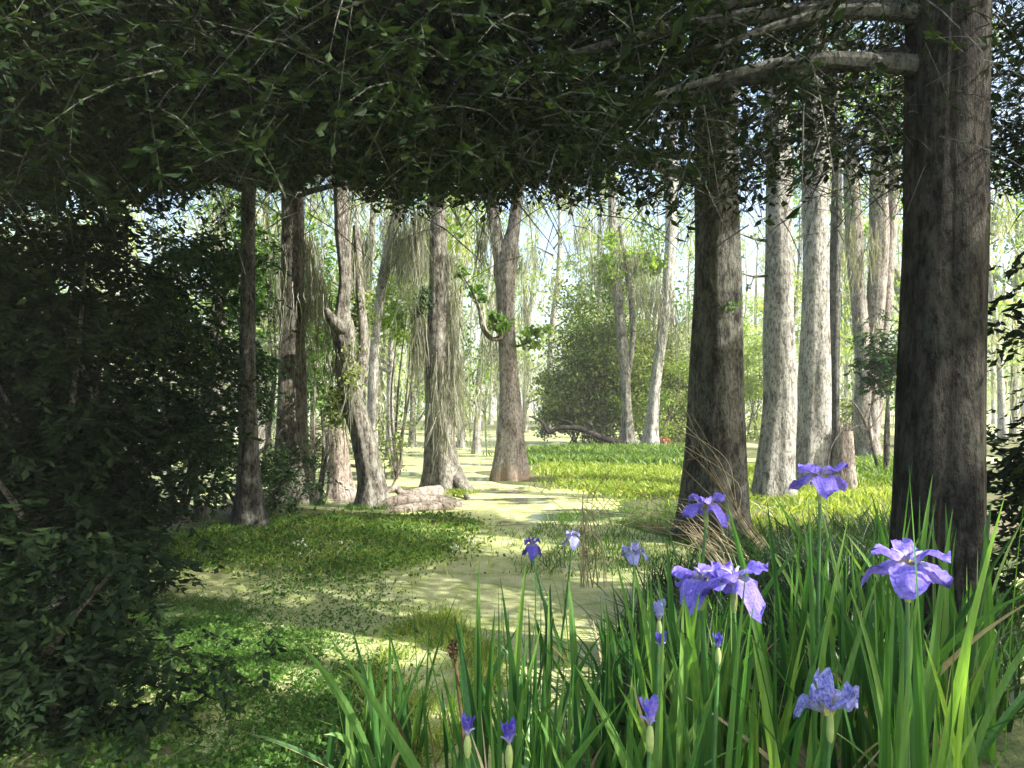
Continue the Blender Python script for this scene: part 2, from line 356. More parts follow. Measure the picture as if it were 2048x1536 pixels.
def water():
    m, nt, n, l = newmat('duckweed_water')
    tc = n.new('ShaderNodeTexCoord'); ob = tc.outputs['Object']
    a = noise(n, l, mapping(n, l, ob, (.35, .8, 1)), 1.15, 7, .62, .5)
    f = noise(n, l, ob, 60, 6, .9); g = noise(n, l, ob, 4.5, 6, .65, .4)
    mk = ramp(n, [(.545, (1,1,1)), (.60, (0,0,0))]); 
    ad = n.new('ShaderNodeMath'); ad.operation = 'MULTIPLY_ADD'; l.new(f.outputs[0], ad.inputs[0]); ad.inputs[1].default_value = .16; 
    sx = n.new('ShaderNodeSeparateXYZ'); l.new(ob, sx.inputs[0]); mr = n.new('ShaderNodeMapRange'); l.new(sx.outputs[1], mr.inputs[0])
    mr.inputs[1].default_value = 6.5; mr.inputs[2].default_value = 9.5; mr.inputs[3].default_value = -.11; mr.inputs[4].default_value = -.015
    av = n.new('ShaderNodeMath'); av.operation = 'ADD'; l.new(a.outputs[0], av.inputs[0]); l.new(mr.outputs[0], av.inputs[1]); l.new(av.outputs[0], ad.inputs[2])
    ad2 = n.new('ShaderNodeMath'); ad2.operation = 'SUBTRACT'; l.new(ad.outputs[0], ad2.inputs[0]); ad2.inputs[1].default_value = .045
    l.new(ad2.outputs[0], mk.inputs[0])
    dc = ramp(n, [(.28, (.18,.22,.07)), (.42, (.36,.40,.15)), (.56, (.50,.52,.25)), (.72, (.58,.56,.36))]); l.new(g.outputs[0], dc.inputs[0])
    sp = ramp(n, [(.36, (.25,.28,.2)), (.47, (1,1,1)), (.62, (1.3,1.3,1.15))]); l.new(f.outputs[0], sp.inputs[0])
    col = mixc(n, l, dc.outputs[0], sp.outputs[0], 1.0, 'MULTIPLY')
    p = n.new('ShaderNodeBsdfPrincipled'); l.new(col, p.inputs['Base Color']); p.inputs['Roughness'].default_value = .8; p.inputs['Specular IOR Level'].default_value = .3
    bu = n.new('ShaderNodeBump'); bu.inputs['Distance'].default_value = .02; bu.inputs['Strength'].default_value = .5; l.new(f.outputs[0], bu.inputs['Height']); l.new(bu.outputs[0], p.inputs['Normal'])
    q = n.new('ShaderNodeBsdfPrincipled'); q.inputs['Base Color'].default_value = (.05, .06, .045, 1); q.inputs['Roughness'].default_value = .12
    q.inputs['Specular IOR Level'].default_value = .7
    rp = noise(n, l, ob, 6, 3); b2 = n.new('ShaderNodeBump'); b2.inputs['Distance'].default_value = .01; b2.inputs['Strength'].default_value = .25
    l.new(rp.outputs[0], b2.inputs['Height']); l.new(b2.outputs[0], q.inputs['Normal'])
    mx = n.new('ShaderNodeMixShader'); l.new(mk.outputs[0], mx.inputs[0]); l.new(q.outputs[0], mx.inputs[1]); l.new(p.outputs[0], mx.inputs[2])
    o = n.new('ShaderNodeOutputMaterial'); l.new(mx.outputs[0], o.inputs[0])
    mb = MB(); mb.add([(-260,-40,0),(260,-40,0),(260,700,0),(-260,700,0)], [(0,1,2,3)])
    tag(mb.build('water', m), 'still swamp water coated with yellow green duckweed', None, kind='structure')
water()

# ---------------------------------------------------------------- trees
def trunk_px(Y, pts, sides=26, top=None, dy=None):
    """pts: (x, y, width px) from the foot upwards; returns centres, radii"""
    P, r = [], []
    for i, (x, y, wd) in enumerate(pts):
        yy = Y+(dy[i] if dy else 0)
        P.append(W(x, y, yy)); r.append(wd/2/F*yy)
    P[0][2] = min(P[0][2], 0)-.12
    if top is not None:
        e = P[-1]; d = P[-1]-P[-2]; d = d/np.linalg.norm(d)
        q = e+np.array([d[0]*.5, 0, 0])*(top-e[2]); q[2] = top
        P.append((e+q)/2+R.normal(size=3)*[.1, .1, 0]); r.append(r[-1]*.85); P.append(q); r.append(r[-1]*.35)
    return P, r
def limb_set(mb, P, r, cents, rad=.05):
    top = np.asarray(P[-1]); 
    for c in cents:
        k = min(range(len(P)), key=lambda i: abs(P[i][2]-(c[2]-.8)) if P[i][2] > 1 else 99)
        a = np.asarray(P[k]); m_ = (a+c)/2+np.array([0, 0, .25])+R.normal(size=3)*.15
        tube(mb, [a, m_, c], [rad, rad*.6, rad*.2], 6, .35, .05)
def high_crown(c, rr, n, per, size, mat, root, base, P, r, rad=.6):
    """sparse crown above the picture"""
    cen = ell(n, c, rr, .2); mb = MB(); clumps(mb, cen, rad, per, size, .5)
    mb.build('crown', M[mat], root, base)
    lb = MB(); limb_set(lb, P, r, cen[:max(5, n//4)], .06); lb.build('limb', M['bark_grey'], root, base)

def tree(name, Y, pts, mat, label, cat='tree', top=12, flare=.25, fh=.35, lobes=5, crown=True, sides=36, extra=(), bump=.035, cmat='mid_leaf', group=None, step=.10, csize=.14, cn=26):
    P, r = trunk_px(Y, pts, top=top)
    base = np.array([P[0][0], P[0][1], 0.])
    root = thing(name, base, label, cat, group)
    mb = MB(); tube(mb, P, r, sides, step, bump, flare, fh, lobes)
    for (pp, rr) in extra: tube(mb, pp, rr, 14, .12, .06)
    mb.build('trunk', M[mat], root, base, smooth=True)
    if crown:
        q = P[-1]; high_crown(q-np.array([0, 0, 1.5]), (2.4, 2.4, 2.6), cn, 75, csize, cmat, root, base, P, r)
    return root, base, P, r

# -- near dark trees with the low spreading canopy
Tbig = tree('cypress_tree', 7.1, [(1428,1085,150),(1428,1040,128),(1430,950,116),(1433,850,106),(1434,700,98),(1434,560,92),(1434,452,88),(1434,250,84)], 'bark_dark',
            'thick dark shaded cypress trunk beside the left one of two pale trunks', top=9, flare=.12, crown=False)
Tright = tree('cypress_tree', 3.2, [(1868,1400,225),(1868,1330,195),(1870,1250,172),(1874,1100,162),(1877,950,157),(1883,700,155),(1890,452,152),(1894,200,148)], 'bark_black_shade',
            'broad trunk with shade-blackened bark at the right edge behind the blue iris', top=8, flare=.12, crown=False)
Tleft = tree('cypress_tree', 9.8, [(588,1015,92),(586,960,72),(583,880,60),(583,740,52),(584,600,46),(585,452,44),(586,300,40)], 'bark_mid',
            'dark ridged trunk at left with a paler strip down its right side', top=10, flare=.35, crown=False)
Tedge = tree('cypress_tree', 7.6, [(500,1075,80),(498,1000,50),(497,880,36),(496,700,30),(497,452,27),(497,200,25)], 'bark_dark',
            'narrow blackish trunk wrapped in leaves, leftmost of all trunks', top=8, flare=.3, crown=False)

def low(x, y): return H+.292*y+.10
def canopy():
    owners = [Tbig, Tright, Tleft, Tedge]
    pos = [np.array([2.1, 6.0]), np.array([2.4, 3.0]), np.array([-2.5, 7.6]), np.array([-3.6, 5.0])]
    cs = [[] for _ in owners]
    n = 0
    while n < 1000:
        y = R.uniform(3.0, 9.2); x = R.uniform(-.95*y-1.2, .95*y+1.2)
        if .5*x+.87*y > 6.6: continue
        z = low(x, y)+.28+R.uniform(0, 1)**1.3*(1.2+.36*y)
        if z-H > .80*y+1.0: continue
        k = int(np.argmin([np.hypot(*(p-[x, y])) for p in pos])); cs[k].append(np.array([x, y, z])); n += 1
    for k, (root, base, P, r) in enumerate(owners):
        mb = MB(); 
        tw = MB()
        def keep(q):
            e = low(q[:, 0], q[:, 1])+.02+.10*np.sin(q[:, 0]/q[:, 1]*13+1)+.07*np.sin(q[:, 0]*4.1+q[:, 1]*2)+.05*np.sin(q[:, 0]/q[:, 1]*41)
            e = e+np.clip(np.sin(q[:, 0]/q[:, 1]*7.3+2.2+.25*q[:, 1])+.35*np.sin(q[:, 0]/q[:, 1]*19), 0, 1.2)*.05*q[:, 1]
            return (q[:, 2] > e-R.uniform(0, .14, len(q))) & (gaps(q, -.04) | (R.uniform(0, 1, len(q)) < .14))
        sprays(mb, cs[k], .52, 420, .068, .5, .3, keep, tw)
        tw.build('twig', M['bark_dark'], root, base)
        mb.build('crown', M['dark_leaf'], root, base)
        lb = MB(); sub = [cs[k][i] for i in R.permutation(len(cs[k]))[:26]]; sub = [c for c in sub if c[0] < .9*base[0] or c[0] < -1][:20]
        for c in sub:
            a = np.array(P[-2]) if True else 0
            zt = min(max(c[2]+.2, low(base[0], base[1])+.2), 7.5)
            zz = [p[2] for p in P]; a = np.array([np.interp(zt, zz, [p[0] for p in P]), np.interp(zt, zz, [p[1] for p in P]), zt])
            mid = (a+c)/2; mid[2] = max(mid[2]+.1, low(mid[0], mid[1])+.15)
            tube(lb, [a, mid, c], [.05, .03, .008], 6, .3, .06)
        lb.build('limb', M['bark_dark'], root, base)
canopy()

# -- mid trees
T2 = tree('gnarled_tree', 9.5, [(748,1022,66),(744,975,48),(734,920,42),(722,860,40),(706,800,42),(697,750,40),(692,700,40),(684,655,48),(684,622,30),(690,560,26),(688,500,30),(684,452,30),(684,300,28)], 'bark_grey',
            'crooked pale trunk with a knobbly swelling and a broken stub', top=9, flare=.3, bump=.09, crown=False, sides=30, step=.06,
            extra=[([W(690,660,9.45),W(668,645,9.35),W(652,618,9.3)],[.13,.09,.035]), ([W(712,770,9.5),W(728,700,9.6),W(722,600,9.7),W(712,452,9.8)],[.10,.08,.06,.05])])
Tfork = tree('slender_tree', 13.5, [(742,950,30),(744,860,22),(746,760,20),(752,660,18),(762,580,20),(776,500,19),(790,440,17),(812,330,14)], 'bark_pale',
            'slender pale stem rising behind the crooked trunk and leaning right at the top', top=8, flare=.3, cmat='bright_leaf')
T3 = tree('cypress_tree', 11.2, [(890,990,96),(886,955,74),(881,900,62),(877,820,54),(876,720,48),(877,600,38),(876,452,32),(876,300,30)], 'bark_grey',
            'mossy grey cypress with long grey moss down its sides and a pale flared foot', flare=.35, fh=.3, lobes=4, cmat='bright_leaf',
            extra=[([W(905,950,11.1),W(930,985,10.6),W(944,1022,10.0)],[.09,.05,.03])])
T4 = tree('cypress_tree', 13.2, [(1020,962,82),(1020,930,72),(1020,880,58),(1021,820,47),(1017,740,37),(1013,660,34),(1011,580,36),(1010,530,42),(1024,470,28),(1030,430,24),(1042,300,20)], 'bark_foot',
            'cypress with a cone shaped swollen foot and a forked top', flare=.06, fh=.3, lobes=6, cmat='bright_leaf',
            extra=[([W(1008,560,13.2),W(999,505,13.2),W(989,440,13.2),W(975,330,13.2)],[.17,.13,.11,.08])])
T5 = tree('slender_tree', 24, [(1260,898,34),(1256,850,22),(1252,780,20),(1246,700,20),(1238,620,18),(1230,540,18),(1226,452,17),(1222,300,15)], 'bark_grey',
            'slim twin stemmed trunk in front of the big olive bush', top=15, flare=.5, cmat='bright_leaf',
            extra=[([W(1244,894,24),W(1250,840,24.1),W(1254,760,24.1),W(1266,650,24.2),W(1240,452,24.2)],[.16,.12,.11,.1,.08])])
T6 = tree('slender_tree', 24, [(1300,898,34),(1304,850,26),(1310,780,22),(1320,700,20),(1331,620,20),(1337,540,21),(1342,452,22),(1343,300,18)], 'bark_pale',
            'gently curving grey trunk just right of the slim twin stemmed trunk', top=15, flare=.4, cmat='pale_leaf')
T8 = tree('cypress_tree', 9.8, [(1550,1012,84),(1552,950,72),(1556,880,66),(1560,800,62),(1560,700,60),(1559,600,55),(1558,452,51),(1558,300,48)], 'bark_pale',
            'pale sunlit cypress trunk, left one of the bright pair', flare=.18, cmat='mid_leaf', top=11)
T9 = tree('cypress_tree', 11.2, [(1628,985,76),(1627,930,70),(1627,860,66),(1629,760,60),(1631,650,54),(1632,550,51),(1633,452,49),(1634,300,45)], 'bark_pale',
            'speckled pale cypress trunk, right one of the bright pair', flare=.15, cmat='mid_leaf', top=11)
T10 = tree('slender_tree', 14, [(1668,940,26),(1668,850,20),(1669,700,19),(1670,560,20),(1672,452,20),(1673,300,17)], 'bark_dark',
            'thin dark trunk tight behind the speckled pale trunk', flare=.3, top=9, cmat='mid_leaf')
P13 = 16.5
T13 = tree('cypress_tree', P13, [(1738,934,62),(1738,905,46),(1738,860,36),(1740,780,34),(1746,690,32),(1752,600,34),(1757,520,34),(1758,452,34),(1760,300,30)], 'bark_foot',
            'three stemmed cypress sharing one flared foot behind the dark right trunk', flare=.2, top=11, cmat='bright_leaf',
            extra=[([W(1732,900,P13),W(1724,820,16.4),W(1728,740,16.4),W(1722,650,16.4),W(1712,560,16.5),W(1706,440,16.5),W(1700,300,16.6)],[.22,.2,.21,.18,.17,.2,.15]),
                   ([W(1745,880,P13),W(1756,760,16.6),W(1768,640,16.7),W(1778,520,16.8),W(1783,440,16.9),W(1790,300,17)],[.16,.15,.16,.15,.14,.1])])

# broken stump
def stump():
    P, r = trunk_px(10.9, [(1686,992,58),(1686,950,50),(1688,900,40),(1690,862,30)])
    base = np.array([P[0][0], P[0][1], 0.]); root = thing('broken_stump', base, 'pinkish broken stump tapering upward behind the tallest iris bloom', 'stump')
    mb = MB(); tube(mb, P, r, 24, .05, .04, .1, .2, 5); mb.build('trunk', M['bark_pink'], root, base, smooth=True)
    jb = MB(); top = P[-1]
    for k in range(7):
        a = k*.9; b = top+np.array([math.cos(a)*.08, math.sin(a)*.08, -.03]); tube(jb, [b, b+[math.cos(a)*.01, 0, .05+.08*R.uniform()], b+[0, 0, .12+.12*R.uniform()]], [.04, .025, .006], 5, .04, .1)
    jb.build('splinter', M['bark_pink'], root, base)
stump()
def mossy_stump():
    P, r = trunk_px(10.6, [(684,1000,66),(680,960,46),(676,910,42),(674,875,40),(676,850,18)])
    base = np.array([P[0][0], P[0][1], 0.]); root = thing('mossy_stump', base, 'mossy tan stump with a rounded top left of the crooked trunk', 'stump')
    mb = MB(); tube(mb, P, r, 24, .05, .06, .2, .2, 5); mb.build('trunk', M['bark_pink'], root, base, smooth=True)
    sb = MB(); moss(sb, [q+[0, -.12, 0] for q in P[2:]], 40, .5, .07, .014); sb.build('hanging_moss', M['moss'], root, base)
mossy_stump()

# ---------------------------------------------------------------- moss, twigs and leaves on the mid trees
def hang(t, anchors, n, L, spread=.1, w=.018, mat='moss'):
    anchors = [a for a in anchors if a[2] > 1.2]
    root, base, P, r = t; mb = MB(); moss(mb, anchors, n, L, spread, w); mb.build('hanging_moss', M[mat], root, base)
def along(x0, y0, x1, y1, Y, k, jit=.1):
    return [W(x0+(x1-x0)*u, y0+(y1-y0)*u, Y)+R.normal(size=3)*jit for u in np.linspace(0, 1, k)]
hang(T3, along(840,575,840,650,11.1,5,.04)+along(902,500,912,760,11.2,7,.05)+along(850,430,810,440,11,5,.1)+along(876,700,886,830,10.95,4,.03), 60, 1.5, .08, .014)
hang(Tfork, along(800,440,840,440,13,8,.15)+along(735,480,720,470,13,4,.12), 80, 1.7, .14, .015)
hang(T4, along(960,420,975,440,13,4,.1)+along(1040,480,1050,600,13.5,4,.08)+along(967,665,985,680,13,2,.04), 34, 1.3, .08, .015)
hang(T2, along(655,560,668,760,9.6,6,.05)+along(700,690,705,760,9.25,2,.04)+along(700,470,722,520,9.8,5,.08), 40, .9, .09, .014)
hang(T5, along(1180,440,1330,560,24,10,.5)+along(1170,520,1330,600,24,8,.4), 45, 2.0, .35, .03)
hang(T6, along(1350,452,1290,500,24,3,.3), 40, 1.6, .25, .03)
hang(T13, along(1690,440,1700,560,16.4,4,.15)+along(1738,440,1740,640,16.3,3,.12), 34, 1.4, .12, .02)
hang(Tleft, along(610,440,600,700,9.9,7,.08)+along(560,470,570,600,9.7,3,.06)+along(618,450,640,520,10,4,.1), 70, 1.4, .09, .014)
def ivy(t, cents, rad, per, size, mat, twigs=None):
    root, base, P, r = t; mb = MB(); clumps(mb, cents, rad, per, size, .6); mb.build('leafy_branch', M[mat], root, base)
    if twigs:
        tb = MB()
        for p_, r_ in twigs: tube(tb, p_, r_, 6, .08, .05)
        tb.build('branch', M['deadwood'], root, base, smooth=True)
ivy(T4, [W(x, y, 13) for x, y in ((915,540),(925,548),(908,546))], .14, 26, .15, 'lush')
ivy(T4, [W(x, y, 13) for x, y in ((958,588),(950,580),(962,600))], .14, 22, .14, 'mid_leaf')
ivy(T4, [W(x, y, 12.9) for x, y in ((985,632),(996,646),(990,655),(1005,640),(1010,655))], .16, 26, .15, 'lush')
ivy(T4, [W(x, y, 13) for x, y in ((1060,672),(1075,690),(1068,664),(1090,660),(1052,685))], .17, 28, .15, 'lush',
    [([W(1008,672,13.1),W(985,678,13),W(965,655,12.9),W(958,620,12.9),(W(945,585,12.9)),W(918,540,12.9)],[.06,.05,.045,.03,.02,.01])])
tb_ = MB(); tube(tb_, [W(1015,690,13.1),W(1045,690,13),W(1090,664,12.9)], [.04,.025,.01], 6, .08, .05); tb_.build('branch', M['deadwood'], T4[0], T4[1], smooth=True)
ivy(T3, [W(x, y, 11) for x, y in ((845,600),(850,585),(858,610),(840,625))], .12, 60, .06, 'shade_leaf')
ivy(T5, list(ell(14, W(1222,520,23.8), (.3,.3,1.1)))+list(ell(26, W(1275,525,24.2), (.9,.6,.55))), .35, 60, .15, 'bright_leaf', [([W(1236,560,24),W(1262,520,24),W(1300,505,24)],[.08,.06,.03])])
ivy(T2, list(ell(20, W(722,640,9.8), (.18,.2,.5)))+list(ell(14, W(668,800,9.4), (.12,.12,.5)))+list(ell(8, W(700,740,9.25), (.1,.05,.4))), .13, 34, .06, 'olive_leaf')
ivy(Tbig, [W(1462,612,6.85), W(1452,620,6.85)], .06, 22, .045, 'mid_leaf')
# twiggy limbs against the sky right of the thick trunk
ivy(T8, [W(x, y, 9.6) for x, y in ((1486,512),(1494,578),(1500,572),(1488,545),(1512,470))], .07, 8, .05, 'shade_leaf',
    [([W(1535,482,9.8),W(1510,478,9.7),W(1480,468,9.6)],[.025,.018,.006]),([W(1535,552,9.8),W(1505,553,9.7),W(1478,545,9.6)],[.022,.016,.006]),([W(1510,478,9.7),W(1518,500,9.7)],[.012,.005]),([W(1508,553,9.7),W(1500,575,9.7)],[.01,.005])])

# ---------------------------------------------------------------- shrubs
def shrub(name, c, rr, n, per, size, mat, label, stems=6, rad=.3, hollow=.15, group=None, cat='shrub', smat='deadwood', aspect=.5):
    c = np.asarray(c, float); base = np.array([c[0], c[1], float(gz(c[0], c[1]))])
    root = thing(name, base, label, cat, group)
    cen = ell(n, c, rr, hollow); cen = cen if c[0] < 0 or c[1] > 7 else cen[gaps(cen)]; cen = c+(cen-c)*(1+(.38 if c[1] > 20 else .15)*np.sin(2.9*cen[:, 0]+1)*np.cos(2.3*cen[:, 2]+cen[:, 1]))[:, None]; cen[:, 2] = np.maximum(cen[:, 2], .1)
    mb = MB(); sprays(mb, cen, rad*1.1, per*1.25, size, aspect) if c[1] < 20 else clumps(mb, cen, rad, per, size, aspect); mb.build('foliage', M[mat], root, base)
    sb = MB()
    for k in range(stems):
        e = cen[k % len(cen)]; a = base+np.array([R.normal()*.12*rr[0], R.normal()*.12*rr[1], -.08])
        tube(sb, [a, (a+e)/2+R.normal(size=3)*.12, e], [.035, .022, .008], 6, .2, .05)
    sb.build('stem', M[smat], root, base); return root, base
EDGE = 'evergreen shrubs in the shade at the left'
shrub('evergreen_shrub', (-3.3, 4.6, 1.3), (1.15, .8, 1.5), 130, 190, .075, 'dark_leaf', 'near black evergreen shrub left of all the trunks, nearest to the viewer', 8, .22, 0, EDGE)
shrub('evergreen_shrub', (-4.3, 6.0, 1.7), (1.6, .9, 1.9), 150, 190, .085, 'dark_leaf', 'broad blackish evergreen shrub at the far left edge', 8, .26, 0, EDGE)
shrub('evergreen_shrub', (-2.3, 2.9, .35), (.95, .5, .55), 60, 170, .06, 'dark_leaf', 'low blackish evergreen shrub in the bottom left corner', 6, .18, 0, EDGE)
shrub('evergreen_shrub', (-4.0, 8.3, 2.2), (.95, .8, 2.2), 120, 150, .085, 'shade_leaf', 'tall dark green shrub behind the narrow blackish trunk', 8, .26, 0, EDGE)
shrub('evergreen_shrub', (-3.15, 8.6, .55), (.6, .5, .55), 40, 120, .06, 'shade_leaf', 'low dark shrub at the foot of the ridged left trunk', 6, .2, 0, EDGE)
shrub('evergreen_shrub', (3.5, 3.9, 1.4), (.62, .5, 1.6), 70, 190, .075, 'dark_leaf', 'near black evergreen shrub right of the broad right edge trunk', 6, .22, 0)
SAP = 'leafy saplings among the left trunks'
shrub('leafy_sapling', W(632,650,10.8), (.42, .5, 1.35), 60, 70, .08, 'mid_leaf', 'green sapling filling the gap between the ridged trunk and the crooked trunk', 4, .2, 0, SAP, 'sapling')
shrub('leafy_sapling', W(520,560,11.5), (.5, .5, 1.6), 60, 70, .085, 'mid_leaf', 'green sapling between the two leftmost trunks', 4, .22, 0, SAP, 'sapling')
shrub('leafy_sapling', W(795,610,14.5), (.55, .5, .9), 50, 60, .11, 'bright_leaf', 'bright yellow green sapling just left of the mossy grey cypress', 4, .22, 0, SAP, 'sapling')
shrub('leafy_sapling', W(790,880,13.5), (.35, .4, .7), 22, 40, .07, 'olive_leaf', 'thin twiggy sapling on the mud left of the mossy grey cypress', 7, .2, 0, SAP, 'sapling')
shrub('leafy_sapling', W(610,890,12.5), (.4, .4, .6), 30, 60, .07, 'olive_leaf', 'olive sapling low behind the ridged left trunk', 5, .2, 0, SAP, 'sapling')
shrub('holly_bush', (4.3, 26.5, 2.9), (3.0, 1.8, 2.6), 150, 150, .15, 'olive_leaf', 'big rounded olive bush behind the slim twin stemmed trunk', 16, .8, .0)
shrub('holly_bush', (3.4, 26.0, 3.9), (1.7, 1.2, 2.9), 60, 110, .15, 'olive_leaf', 'ragged taller olive bush at the left side of the big olive bush', 9, .7, 0)
shrub('leafy_sapling', (3.6, 25.6, 5.2), (1.6, .9, 2.4), 60, 60, .15, 'bright_leaf', 'loose light green sapling rising out of the big olive bush', 6, .6, .1, SAP, 'sapling')
shrub('leafy_sapling', (5.2, 25.4, 2.0), (1.8, .5, 2.0), 40, 70, .14, 'bright_leaf', 'sunlit green sapling in front of the right side of the big olive bush', 6, .5, .1, SAP, 'sapling')
shrub('holly_bush', (2.6, 27.5, 1.8), (1.6, 1.2, 1.8), 120, 110, .14, 'olive_leaf', 'smaller olive bush bulging left of the big olive bush', 8, .45, .2)
shrub('holly_bush', (6.6, 27.5, 1.7), (1.5, 1.2, 2.2), 120, 110, .14, 'olive_leaf', 'olive bush half hidden left of the thick dark trunk', 8, .45, .2)
shrub('holly_bush', W(1770,720,13), (.45, .5, .9), 60, 70, .09, 'shade_leaf', 'dark green bush touching the left side of the broad right edge trunk', 5, .22, 0)
shrub('holly_bush', W(1700,850,17.5), (.9, .6, .9), 50, 60, .1, 'olive_leaf', 'twiggy bush behind the pinkish broken stump', 9, .3, 0)
shrub('holly_bush', W(1500,760,30), (1.5, 1.2, 3.4), 90, 80, .17, 'pale_leaf', 'tall pale green bush seen between the thick dark trunk and the bright pair', 8, .55, 0)

# ---------------------------------------------------------------- background swamp forest
def far_tree(x, y, h, r0, cr, cmat, mossn, label, leaf=.26, lowc=.25):
    base = np.array([x, y, 0.]); root = thing('background_tree', base, label, 'tree', 'swamp trees in the bright background')
    lean = R.normal(size=2)*.5; P = [base-[0, 0, .2], base+[lean[0]*.3, lean[1]*.3, h*.35], base+[lean[0]*.7+R.normal()*.2, lean[1], h*.7], base+[lean[0], lean[1], h]]
    mb = MB(); tube(mb, P, [r0, r0*.75, r0*.5, r0*.15], 10, .8, .05, .5, .8, 5); mb.build('trunk', M['bark_pale' if R.uniform() < .6 else 'bark_grey'], root, base, smooth=True)
    k = int(26*cr/2.2); z0 = h*lowc
    zz = R.uniform(z0, h*1.03, k); wdt = cr*np.sqrt(np.clip(1-(zz-z0)/(h*1.08-z0), .05, 1))
    a = R.uniform(0, 6.28, k); q = np.sqrt(R.uniform(0.05, 1, k))*wdt
    cen = np.c_[x+lean[0]*zz/h+np.cos(a)*q, y+np.sin(a)*q*.7, zz]
    cb = MB(); clumps(cb, cen, .75, 34, leaf, .5); cb.build('crown', M[cmat], root, base)
    lb = MB()
    for c in cen[:9]: tube(lb, [base+[lean[0]*.5, lean[1]*.5, c[2]-.6], c], [.06, .02], 5, .8, .05)
    lb.build('limb', M['bark_grey'], root, base)
    if mossn:
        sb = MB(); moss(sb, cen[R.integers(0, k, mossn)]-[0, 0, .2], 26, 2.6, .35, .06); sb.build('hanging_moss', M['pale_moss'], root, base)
cnt = 0
for (ya, yb, n) in ((20, 32, 12), (32, 48, 34), (48, 75, 60)):
    for i in range(n):
        y = R.uniform(ya, yb); x = (-.82+1.64*(i+R.uniform(.1, .9))/n)*y
        px = 1024+F*x/y
        if ya == 20 and (930 < px < 1640): continue
        if 1480 < px < 1530 and y < 60: continue
        if 1060 < px < 1130 and R.uniform() < .6: continue
        cm = ['bright_leaf', 'pale_leaf', 'mid_leaf', 'pale_leaf'][int(R.integers(0, 4))]
        hh = min(21, R.uniform(.30, .42)*y) if y > 32 else R.uniform(9, 13)
        if cm == 'mid_leaf' and y > 48: cm = 'bright_leaf'
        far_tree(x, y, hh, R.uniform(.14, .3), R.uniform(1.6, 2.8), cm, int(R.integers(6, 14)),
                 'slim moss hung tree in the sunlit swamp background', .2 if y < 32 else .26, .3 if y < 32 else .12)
for i in range(13):
    px_ = 530+i*36+R.uniform(-15, 15); y = R.uniform(19, 33)
    far_tree((px_-1024)/F*y, y, R.uniform(7, 10), .11, R.uniform(1.3, 1.9), ['mid_leaf', 'bright_leaf', 'mid_leaf'][i % 3], 5, 'slim moss hung tree in the sunlit swamp background', .15, .1)
# far-off wood closing the view
def far_wood():
    mb = MB(); n = 900
    x = R.uniform(-85, 85, n); y = R.uniform(80, 100, n)
    hgt = 13+4*np.sin(x*.21)+3*np.sin(x*.53+1)+1.5*np.sin(x*1.3); z = R.uniform(0, 1, n)**.8*hgt
    clumps(mb, np.c_[x, y, z], 2.2, 44, .55, .5)
    tb = mb
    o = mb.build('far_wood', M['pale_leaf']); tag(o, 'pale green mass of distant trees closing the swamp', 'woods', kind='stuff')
far_wood()

# tall unseen trees added on the sun side so their crowns shade the foreground
def added_shade_tree(x, y, cz, rr, n, per, label):
    base = np.array([x, y, 0.]); root = thing('added_shade_tree', base, label, 'tree')
    P = [base-[0, 0, .2], base+[.1, 0, cz*.5], base+[0, .1, cz+rr[2]]]; mb = MB(); tube(mb, P, [.16, .12, .05], 12, .4, .04, .4, .5); mb.build('trunk', M['bark_grey'], root, base, smooth=True)
    ec = ell(n, (x, y, cz), rr, 0); cb = MB(); clumps(cb, ec, .5, per, .13, .55, keep=gaps); cb.build('crown', M['mid_leaf'], root, base)
dx, dy = math.sin(SUN_AZ), -math.cos(SUN_AZ)
added_shade_tree(2.15+6*dx, 7.1+6*dy, 6.6, (1.0, 1.0, 2.9), 80, 110, 'unseen tree to the right of the view added to shade the thick dark trunk')
added_shade_tree(1.2+6*dx, 2.3+6*dy, 5.6, (2.2, 1.5, 2.4), 100, 110, 'unseen tree behind the viewer added to shade the iris bed')
added_shade_tree(1.0+6*dx, .4+6*dy, 5.6, (2.2, 1.5, 2.4), 80, 100, 'unseen tree farther behind the viewer, its dense rounded crown added for shade')

